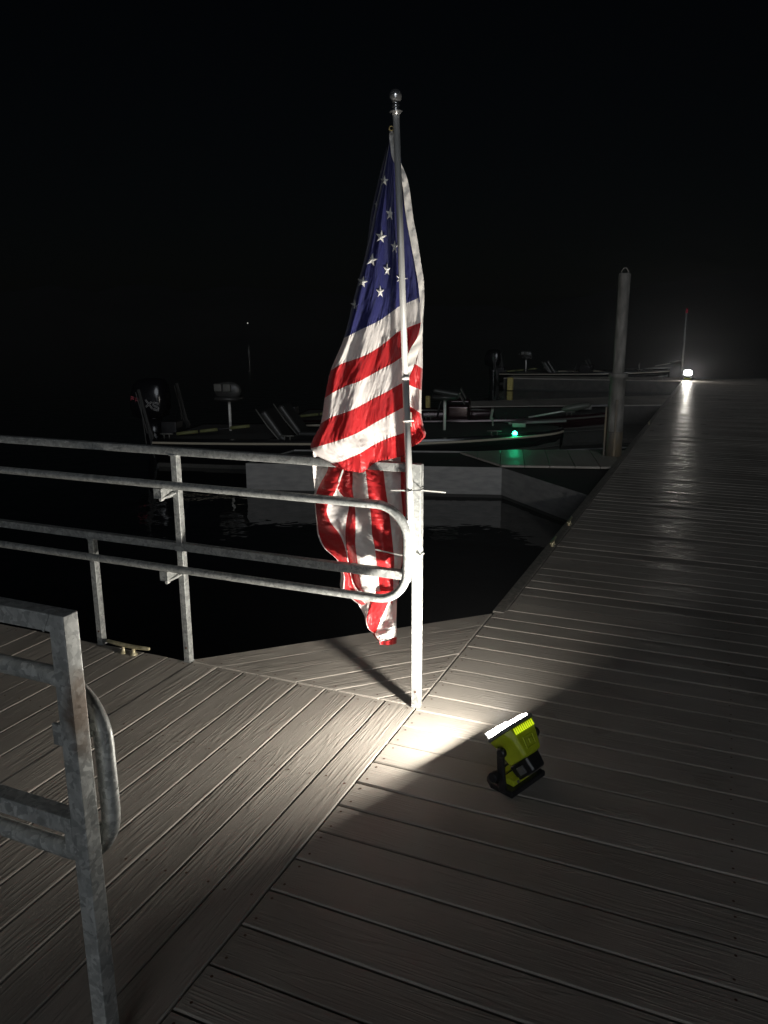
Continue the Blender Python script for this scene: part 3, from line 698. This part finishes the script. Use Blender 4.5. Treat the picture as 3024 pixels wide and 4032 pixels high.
# ------------------------------------------------------------------ cleats
def cleat(loc, rz, scale, label):
    g = tag(empty('dock_cleat', loc, rz), label, 'cleat', 'dock cleats'); g.scale = (scale,)*3
    bm = bmesh.new(); tube(bm, [(-.135, 0, .046), (-.13, 0, .047), (-.08, 0, .044), (-.03, 0, .042), (.03, 0, .042), (.08, 0, .044), (.13, 0, .047), (.135, 0, .046)], 1, 12, True, 0, [.004, .0085, .010, .011, .011, .010, .0085, .004]); obj('horn', bm, M['cleat'], g, smooth=True)
    for s in (-1, 1):
        bm = bmesh.new(); lathe(bm, (s*.032, 0, 0), [(.020, 0), (.019, .004), (.012, .012), (.0085, .022), (.0095, .036), (.009, .042)], 14); obj('foot', bm, M['cleat'], g, smooth=True)
    return g
cl = at_z(555, 2548, 0)
cleat((cl.x, -.045, 0), 0, 1.0, 'brass coloured cleat on the landing edge between two railing posts')
for k, (x, y, lab) in enumerate([(2182, 2150, 'nearer of the two small cleats on the dock edge past the flag'), (2244, 2068, 'farther of the two small cleats on the dock edge past the flag'), (2560, 1672, 'small glinting cleat on the dock edge beside the piling')]):
    p = at_z(x, y, 0); cleat((.035, p.y, .006), PI/2, .8, lab)

# ------------------------------------------------------------------ piling and mast
g = tag(empty('piling', (-.10, 7.20, 0)), 'tall steel mooring piling with a wide guide sleeve at the first finger dock', 'piling')
bm = bmesh.new(); lathe(bm, (0, 0, 0), [(.072, -1.5), (.072, .9), (.071, 2.20), (.068, 2.215)], 24); obj('pipe', bm, M['pile'], g, smooth=False)
bm = bmesh.new(); lathe(bm, (0, 0, 0), [(.098, -.02), (.098, .44), (.094, .97), (.116, .975), (.116, 1.03), (.076, 1.035)], 24); obj('sleeve', bm, M['pile'], g)
bm = bmesh.new(); lathe(bm, (0, 0, 0), [(.102, -.01), (.102, .30), (.0995, .31)], 24); obj('sleeve_base', bm, M['pilerust'], g)
bm = bmesh.new(); tube(bm, [(-.04, 0, 2.20), (-.038, 0, 2.24), (-.015, 0, 2.275), (.015, 0, 2.275), (.038, 0, 2.24), (.04, 0, 2.20)], .009, 8); obj('lifting_eye', bm, M['pile'], g)
bm = bmesh.new(); box(bm, (-.112, -.02, .30), (.022, .05, .62)); box(bm, (.02, -.108, .36), (.03, .014, .70)); obj('guide_bar', bm, M['pilerust'], g, bevel=.004)
g = tag(empty('mast', (-.06, 23.5, 0)), 'thin bare mast standing above the distant work light', 'mast')
bm = bmesh.new(); tube(bm, [(0, 0, -.1), (0, 0, .35)], .042, 12); obj('foot_tube', bm, M['galv'], g)
bm = bmesh.new(); tube(bm, [(0, 0, .3), (0, 0, 2.05)], .030, 12); obj('pole', bm, M['galv'], g)
bm = bmesh.new(); lathe(bm, (0, 0, 2.05), [(.034, 0), (.036, .10), (.02, .15), (0, .16)], 12); obj('cap', bm, M['redp'], g)

# ------------------------------------------------------------------ bass boats
def build_boat(hull_m, label):
    root = tag(empty('bass_boat', (0, 0, WATER)), label, 'boat', 'bass boats moored in the slips')
    # stations x, half beam at deck, deck z, half beam chine, chine z, keel z
    st = [(-2.95, 1.02, .42, .92, .05, -.10), (-2.0, 1.08, .43, .98, .05, -.14), (-.8, 1.12, .45, 1.02, .06, -.18), (.4, 1.12, .47, 1.00, .08, -.20), (1.4, 1.02, .50, .86, .11, -.20),
          (2.1, .83, .53, .62, .15, -.16), (2.6, .60, .55, .38, .21, -.06), (2.88, .36, .56, .18, .30, .10), (3.0, .16, .565, .06, .42, .30)]
    bm = bmesh.new(); rings = []
    for (x, hb, dz, hc, cz, kz) in st:
        half = [(0, kz), (hc*.98, cz), (hc+.015, cz+.02), (hb-.01, dz-.14), (hb, dz-.06), (hb-.02, dz)]
        rings.append([bm.verts.new((x, a, z)) for a, z in half]+[bm.verts.new((x, -a, z)) for a, z in half[:0:-1]])
    n = len(rings[0])
    for i in range(len(rings)-1):
        for k in range(n):
            if k == 5: continue                      # open top between the gunwales
            bm.faces.new((rings[i][k], rings[i][(k+1) % n], rings[i+1][(k+1) % n], rings[i+1][k])).smooth = True
    bm.faces.new(rings[0]); bm.faces.new(rings[-1]); obj('hull', bm, hull_m, root)
    # decks: raised stern and bow with a sunken cockpit
    def deck(x0, x1, dz, nm):
        bm = bmesh.new(); xs = [x0]+[s[0] for s in st if x0 < s[0] < x1]+[x1]; top = []
        for x in xs:
            hb = np.interp(x, [s[0] for s in st], [s[1] for s in st])-.075; z = (np.interp(x, [s[0] for s in st], [s[2] for s in st]) if dz is None else dz)-(.015 if dz is None else 0)
            top.append((bm.verts.new((x, hb, z)), bm.verts.new((x, -hb, z)), bm.verts.new((x, hb*.96, -.02)), bm.verts.new((x, -hb*.96, -.02))))
        for a, b in zip(top[:-1], top[1:]):
            bm.faces.new((a[0], b[0], b[1], a[1])); bm.faces.new((a[0], a[2], b[2], b[0])); bm.faces.new((a[1], b[1], b[3], a[3]))
        for t in (top[0], top[-1]): bm.faces.new((t[0], t[1], t[3], t[2]))
        return obj(nm, bm, M['carpet'], root)
    deck(-2.93, -1.25, None, 'stern_deck'); deck(.75, 2.95, None, 'bow_deck'); deck(-1.25, .75, .12, 'cockpit_floor')
    bm = bmesh.new()
    for s in (-1, 1):
        for a, b in zip(st[:-1], st[1:]):
            v = [bm.verts.new(p) for p in ((a[0], s*(a[1]-.02), a[2]), (b[0], s*(b[1]-.02), b[2]), (b[0], s*(b[1]-.09), b[2]+.005), (a[0], s*(a[1]-.09), a[2]+.005))]; bm.faces.new(v)
    obj('gunwale', bm, hull_m, root)
    for s in (-1, 1):
        bm = bmesh.new(); pr = None
        xs = np.linspace(0, len(st)-1, 50); A_ = catmull(np.array(st, float), xs)
        for a in A_:
            r = [bm.verts.new((a[0], s*(a[1]+.014), a[2]-.035)), bm.verts.new((a[0], s*(a[1]+.014), a[2]-.062)), bm.verts.new((a[0], s*(a[1]-.012), a[2]-.066)), bm.verts.new((a[0], s*(a[1]-.012), a[2]-.030))]
            if pr:
                for k in range(4): bm.faces.new((pr[k], pr[(k+1) % 4], r[(k+1) % 4], r[k])).smooth = True
            pr = r
        obj('rub_rail', bm, M['rub'], root)
    bm = bmesh.new()
    for q in (.17, .23):
        for s in (-1, 1):
            tube(bm, [(a[0], s*(a[1]*(1-q*.35)+a[3]*(q*.35)+.004), a[2]-q-.02*max(0, a[0])) for a in A_[12:46]], .007, 5)
    obj('hull_stripe', bm, M['vinyl2'], root)
    # outboard
    bm = bmesh.new(); ex = -3.42
    secs = [(.62, .17, .15, 0), (.66, .27, .19, 0), (.80, .31, .205, 0), (.98, .30, .20, .01), (1.14, .27, .175, .03), (1.22, .20, .13, .05), (1.245, .10, .07, .06)]
    rg = []
    for (z, lx, ly, ox) in secs: rg.append([bm.verts.new((ex+ox+lx*math.copysign(abs(math.cos(t))**.6, math.cos(t)), ly*math.copysign(abs(math.sin(t))**.6, math.sin(t)), z)) for t in [2*PI*k/20 for k in range(20)]])
    for a, b in zip(rg[:-1], rg[1:]):
        for k in range(20): bm.faces.new((a[k], a[(k+1) % 20], b[(k+1) % 20], b[k])).smooth = True
    bm.faces.new(rg[0]); bm.faces.new(rg[-1]); eng = obj('outboard_cowl', bm, M['hull'], root)
    bm = bmesh.new(); secs = [(.64, .16, .10), (.35, .14, .085), (.10, .12, .06), (-.15, .11, .03), (-.22, .20, .09), (-.24, .20, .09), (-.30, .10, .05), (-.52, .07, .02)]; rg = []
    for (z, lx, ly) in secs: rg.append([bm.verts.new((ex+.02+lx*math.cos(t), ly*math.sin(t), z)) for t in [2*PI*k/14 for k in range(14)]])
    for a, b in zip(rg[:-1], rg[1:]):
        for k in range(14): bm.faces.new((a[k], a[(k+1) % 14], b[(k+1) % 14], b[k])).smooth = True
    bm.faces.new(rg[0]); bm.faces.new(rg[-1]); obj('outboard_leg', bm, M['hull'], root)
    bm = bmesh.new(); box(bm, (-3.08, 0, .38), (.26, .30, .40)); box(bm, (-3.0, 0, .30), (.1, .9, .05)); obj('jack_plate', bm, M['black'], root, bevel=.02)
    # lettering on the near side of the cowl (starboard, -y)
    def ribbon(bm, pts, wd, yoff, mi=0):
        for a, b in zip(pts[:-1], pts[1:]):
            A = Vector((ex+a[0], yoff, .80+a[1])); B_ = Vector((ex+b[0], yoff, .80+b[1])); beam(bm, A, B_, .004, wd, Vector((0, 0, 1)), mi)
    def Tl(pts, ox, oz, s): return [(ox+p[0]*s, oz+p[1]*s-(ox+p[0]*s)*.28) for p in pts]
    Xs = [[(0, 0), (.9, 1)], [(0, 1), (.5, .5), (.95, 0)]]; Ss = [[(.9, 1), (.25, 1), (.05, .82), (.05, .64), (.2, .52), (.7, .46), (.85, .34), (.82, .12), (.65, 0), (0, 0)]]
    Ps = [[(0, 0), (.1, 1), (.8, 1), (.85, .6), (.05, .5)]]; Rs = Ps+[[(.4, .5), (.8, 0)]]; Os = [[(.1, 0), (0, .9), (.7, 1), (.8, .1), (.1, 0)]]
    yo = -.2065
    bm = bmesh.new()
    for ch_, ox in ((Xs, .02), (Ss, .135)):
        for st_ in ch_: ribbon(bm, Tl(st_, ox, .015, .11), .024, yo)
    obj('lettering_white', bm, M['decalw'], eng)
    bm = bmesh.new()
    for ch_, ox in ((Xs, .02), (Ss, .135)):
        for st_ in ch_: ribbon(bm, Tl(st_, ox, .015, .11), .013, yo-.0025)
    obj('lettering_inside', bm, M['black'], eng)
    bm = bmesh.new()
    for ch_, ox in ((Ps, -.22), (Rs, -.145), (Os, -.07)):
        for st_ in ch_: ribbon(bm, Tl(st_, ox, .045, .065), .018, yo)
    obj('lettering_red', bm, M['decalr'], eng)
    # shallow water anchors either side of the transom
    for s in (-1, 1):
        bm = bmesh.new(); beam(bm, (-3.05, s*.70, .10), (-3.12, s*.70, .50), .07, .05); beam(bm, (-3.12, s*.70, .46), (-3.26, s*.70, 1.12), .045, .03); beam(bm, (-3.17, s*.70, .46), (-3.31, s*.70, 1.08), .02, .02)
        beam(bm, (-3.26, s*.70, 1.10), (-3.20, s*.70, .30), .018, .018); obj('shallow_anchor', bm, M['vinyl'], root, bevel=.004)
    def pedestal(x, y, z0, hgt, upright=True):
        bm = bmesh.new(); tube(bm, [(x, y, z0), (x, y, z0+hgt)], .022, 12); sp_ = obj('seat_post', bm, M['white_pl'], root)
        bm = bmesh.new(); z = z0+hgt
        tube(bm, [(x-.20, y, z+.05), (x-.17, y, z+.05), (x, y, z+.06), (x+.17, y, z+.05), (x+.21, y, z+.05)], 1, 18, True, 0, [.10, .19, .22, .19, .08])
        for v in bm.verts: v.co.z = z+.06+(v.co.z-(z+.055))*.28
        sc_ = obj('seat', bm, M['vinyl'], root, smooth=True)
        if upright:      # backrest seen broadside, with two pale pads
            bm = bmesh.new(); tube(bm, [(x+.02+q, y-.10, z+.19) for q in (-.215, -.19, -.12, 0, .12, .19, .215)], 1, 20, True, 0, [.03, .085, .125, .14, .125, .085, .03])
            for v in bm.verts: v.co.y = y-.10+(v.co.y-(y-.10))*.38
            bk = obj('seat_back', bm, M['vinyl'], root, smooth=True)
            for q in (-.115, .03):
                bm = bmesh.new(); box(bm, (x+q, y-.165, z+.235), (.125, .05, .125)); obj('pad', bm, M['vinyl2'], bk, bevel=.022, seg=3)
        else:            # folded flat
            bm = bmesh.new(); box(bm, (x+.03, y, z+.13), (.40, .36, .075), Matrix.Rotation(.16, 3, 'Y')); obj('seat_back', bm, M['vinyl'], root, bevel=.035, seg=3)
    pedestal(-2.15, .1, .42, .45); pedestal(1.25, 0, .49, .44, False)
    # cockpit bucket seats with raked backs
    for (sx, sy) in ((-1.0, -.45), (-1.0, .45)):
        bm = bmesh.new(); box(bm, (sx+.15, sy, .34), (.50, .48, .14)); obj('bucket_cushion', bm, M['vinyl'], root, bevel=.04, seg=3)
        bm = bmesh.new(); box(bm, (sx-.22, sy, .58), (.12, .48, .56), Matrix.Rotation(-.62, 3, 'Y')); bb = obj('bucket_back', bm, M['vinyl'], root, bevel=.045, seg=3)
        bm = bmesh.new(); tube(bm, [(sx-.47, sy-.235, .84), (sx-.30, sy-.25, .60), (sx-.10, sy-.245, .36), (sx-.02, sy-.245, .30)], .012, 8); obj('piping', bm, M['vinyl2'], bb)
    # consoles with windscreens
    for sy in (-.58, .58):
        bm = bmesh.new(); box(bm, (.10, sy, .42), (.42, .50, .56)); obj('console', bm, hull_m, root, bevel=.06, seg=3)
        bm = bmesh.new(); box(bm, (.16, sy, .79), (.012, .44, .22), Matrix.Rotation(-.5, 3, 'Y')); obj('windscreen', bm, M['vinyl2'], root, bevel=.004)
    bm = bmesh.new(); tube(bm, [Vector((-.24, -.55, .62))+Vector((.07*math.cos(t)*.4, .16*math.sin(t), .16*math.cos(t))) for t in [2*PI*k/20 for k in range(21)]], .014, 8, False); obj('steering_wheel', bm, M['black'], root)
    # trolling motor on the bow
    bm = bmesh.new(); beam(bm, (2.2, .05, .60), (3.05, .10, .64), .06, .035); obj('trolling_mount', bm, M['greypl'], root, bevel=.005)
    bm = bmesh.new(); tube(bm, [(2.50, .16, .68), (3.35, .18, .84)], .014, 8); obj('trolling_shaft', bm, M['alu'], root)
    bm = bmesh.new(); tube(bm, [(2.98, .16, .80), (3.04, .17, .81), (3.2, .17, .84), (3.36, .18, .87), (3.42, .18, .88)], 1, 12, True, 0, [.02, .045, .055, .045, .015]); obj('trolling_motor', bm, M['vinyl2'], root, smooth=True)
    # fish finder screen on a post, bow pedals and cushions
    bm = bmesh.new(); box(bm, (1.95, .25, .72), (.04, .26, .17), Matrix.Rotation(.15, 3, 'Y')); beam(bm, (1.97, .25, .53), (1.96, .25, .66), .03, .03); obj('sonar_screen', bm, M['vinyl2'], root, bevel=.006)
    bm = bmesh.new(); box(bm, (2.35, -.20, .61), (.20, .12, .07)); obj('foot_pedal', bm, M['vinyl2'], root, bevel=.01)
    # rods and straps lying on the deck
    bm = bmesh.new(); tube(bm, [(-2.75, -.60, .45), (-1.3, -.35, .60)], .010, 6); rod = obj('push_pole', bm, M['black'], root)
    for t0, t1, mm in ((.0, .22, 'strap'), (.24, .42, 'strap'), (.55, .75, 'strap'), (.92, 1.0, 'white_pl')):
        bm = bmesh.new(); p0 = Vector((-2.75, -.60, .45)); p1 = Vector((-1.3, -.35, .60)); tube(bm, [p0.lerp(p1, t0), p0.lerp(p1, t1)], .026, 10); obj('pole_grip', bm, M[mm], rod)
    for (x, y) in ((-2.8, -.85), (-.9, -1.07), (-.4, -1.07), (2.0, -.78)):
        bm = bmesh.new(); tube(bm, [(x-.10, y, .50), (x+.10, y, .50)], .012, 8); tube(bm, [(x-.04, y, .44), (x-.04, y, .50)], .010, 6); tube(bm, [(x+.04, y, .44), (x+.04, y, .50)], .010, 6)
        for v in bm.verts: v.co.z += float(np.interp(x, [s[0] for s in st], [s[2] for s in st]))-.44
        obj('deck_cleat', bm, M['vinyl2'], root)
    return root
BA = math.radians(15)
boat = build_boat(M['hull'], 'gloss black bass boat with a green bow light in the nearest slip')
bow = Vector((-1.0, 8.62)); cen = bow-Vector((math.cos(BA), math.sin(BA)))*3.0
boat.location = (cen.x, cen.y, WATER); boat.rotation_euler = (0, 0, BA)
gl = at_plane(2027, 1712, Vector((-math.sin(BA), math.cos(BA), 0)), Vector((-math.sin(BA), math.cos(BA), 0)).dot(Vector((cen.x, cen.y, 0)))-.72)
b2 = copy_tree(boat); b2['label'] = 'dark red bass boat lying behind the black one, against the middle finger dock'
b2.location = (cen.x+.5, cen.y+2.9, WATER); b2.rotation_euler = (0, 0, BA*1.1)
for c_ in b2.children:
    if c_.data and c_.data.materials and c_.data.materials[0] == M['hull'] and c_.name.split('.')[0] in ('hull', 'gunwale', 'console'):
        c_.data = c_.data.copy(); c_.data.materials[0] = M['hullred']
for c_ in list(b2.children):
    nm_ = c_.name.split('.')[0]
    if nm_ == 'rub_rail': c_.data = c_.data.copy(); c_.data.materials[0] = M['vinyl2']
    if nm_ in ('seat_post', 'seat', 'seat_back', 'sonar_screen') and min(v.co.x for v in c_.data.vertices) > .5: bpy.data.objects.remove(c_)
    elif nm_ in ('outboard_cowl', 'outboard_leg', 'shallow_anchor', 'trolling_motor', 'trolling_shaft'):
        for d_ in list(c_.children): bpy.data.objects.remove(d_)
        bpy.data.objects.remove(c_)
b3 = copy_tree(boat); b3['label'] = 'barely visible bass boat beyond the farthest finger dock'
b3.location = (-3.6, 26.6, WATER); b3.rotation_euler = (0, 0, math.radians(4))
for c_ in list(b3.children):
    for d_ in list(c_.children):
        if 'lettering' in d_.name: bpy.data.objects.remove(d_)
# green navigation light of the black boat
bm = bmesh.new(); lathe(bm, (0, 0, 0), [(.030, 0), (.034, .018), (.028, .036), (.012, .048), (0, .05)], 12)
loc = Matrix.Rotation(-BA, 4, 'Z') @ Vector((gl.x-cen.x, gl.y-cen.y, 0))
gl_o = obj('navigation_light', bm, M['green'], boat); gz = .53; gl_o.location = (loc.x, loc.y, gz)
gld = bpy.data.lights.new('green_glow', 'POINT'); gld.energy = .5; gld.color = (.02, 1, .42); gld.shadow_soft_size = .03
glo = bpy.data.objects.new('green_glow', gld); C.objects.link(glo); glo.parent = boat; glo.location = (loc.x, loc.y-.05, gz+.05)

# far shore lamp
sp = CAM+ray(975, 1272)*185
g = tag(empty('shore_lamp', (sp.x, sp.y, sp.z-.75)), 'single tiny white lamp across the lake', 'lamp')
bm = bmesh.new(); lathe(bm, (0, 0, 0), [(.03, .50), (.03, .64)], 8); obj('post', bm, M['hill'], g)
bm = bmesh.new(); lathe(bm, (0, 0, .75), [(.05, -.12), (.13, 0), (.05, .12)], 10); obj('globe', bm, M['shore'], g)

# thin mist added to give the far lamp its halo
HZ = 0.0024
if HZ:
    bm = bmesh.new(); box(bm, (0, 0, 9.0), (800, 800, 23)); m = bpy.data.materials.new('halo_mist'); m.use_nodes = True
    m.node_tree.nodes.remove(B(m)); v = N(m, 'ShaderNodeVolumePrincipled'); v.inputs['Density'].default_value = HZ; v.inputs['Color'].default_value = (.9, .93, 1, 1); v.inputs['Anisotropy'].default_value = .88
    L(m, v.outputs[0], m.node_tree.nodes['Material Output'].inputs['Volume'])
    tag(obj('haze', bm, m), 'thin mist added for the glow round the far lamp', None, kind='stuff')
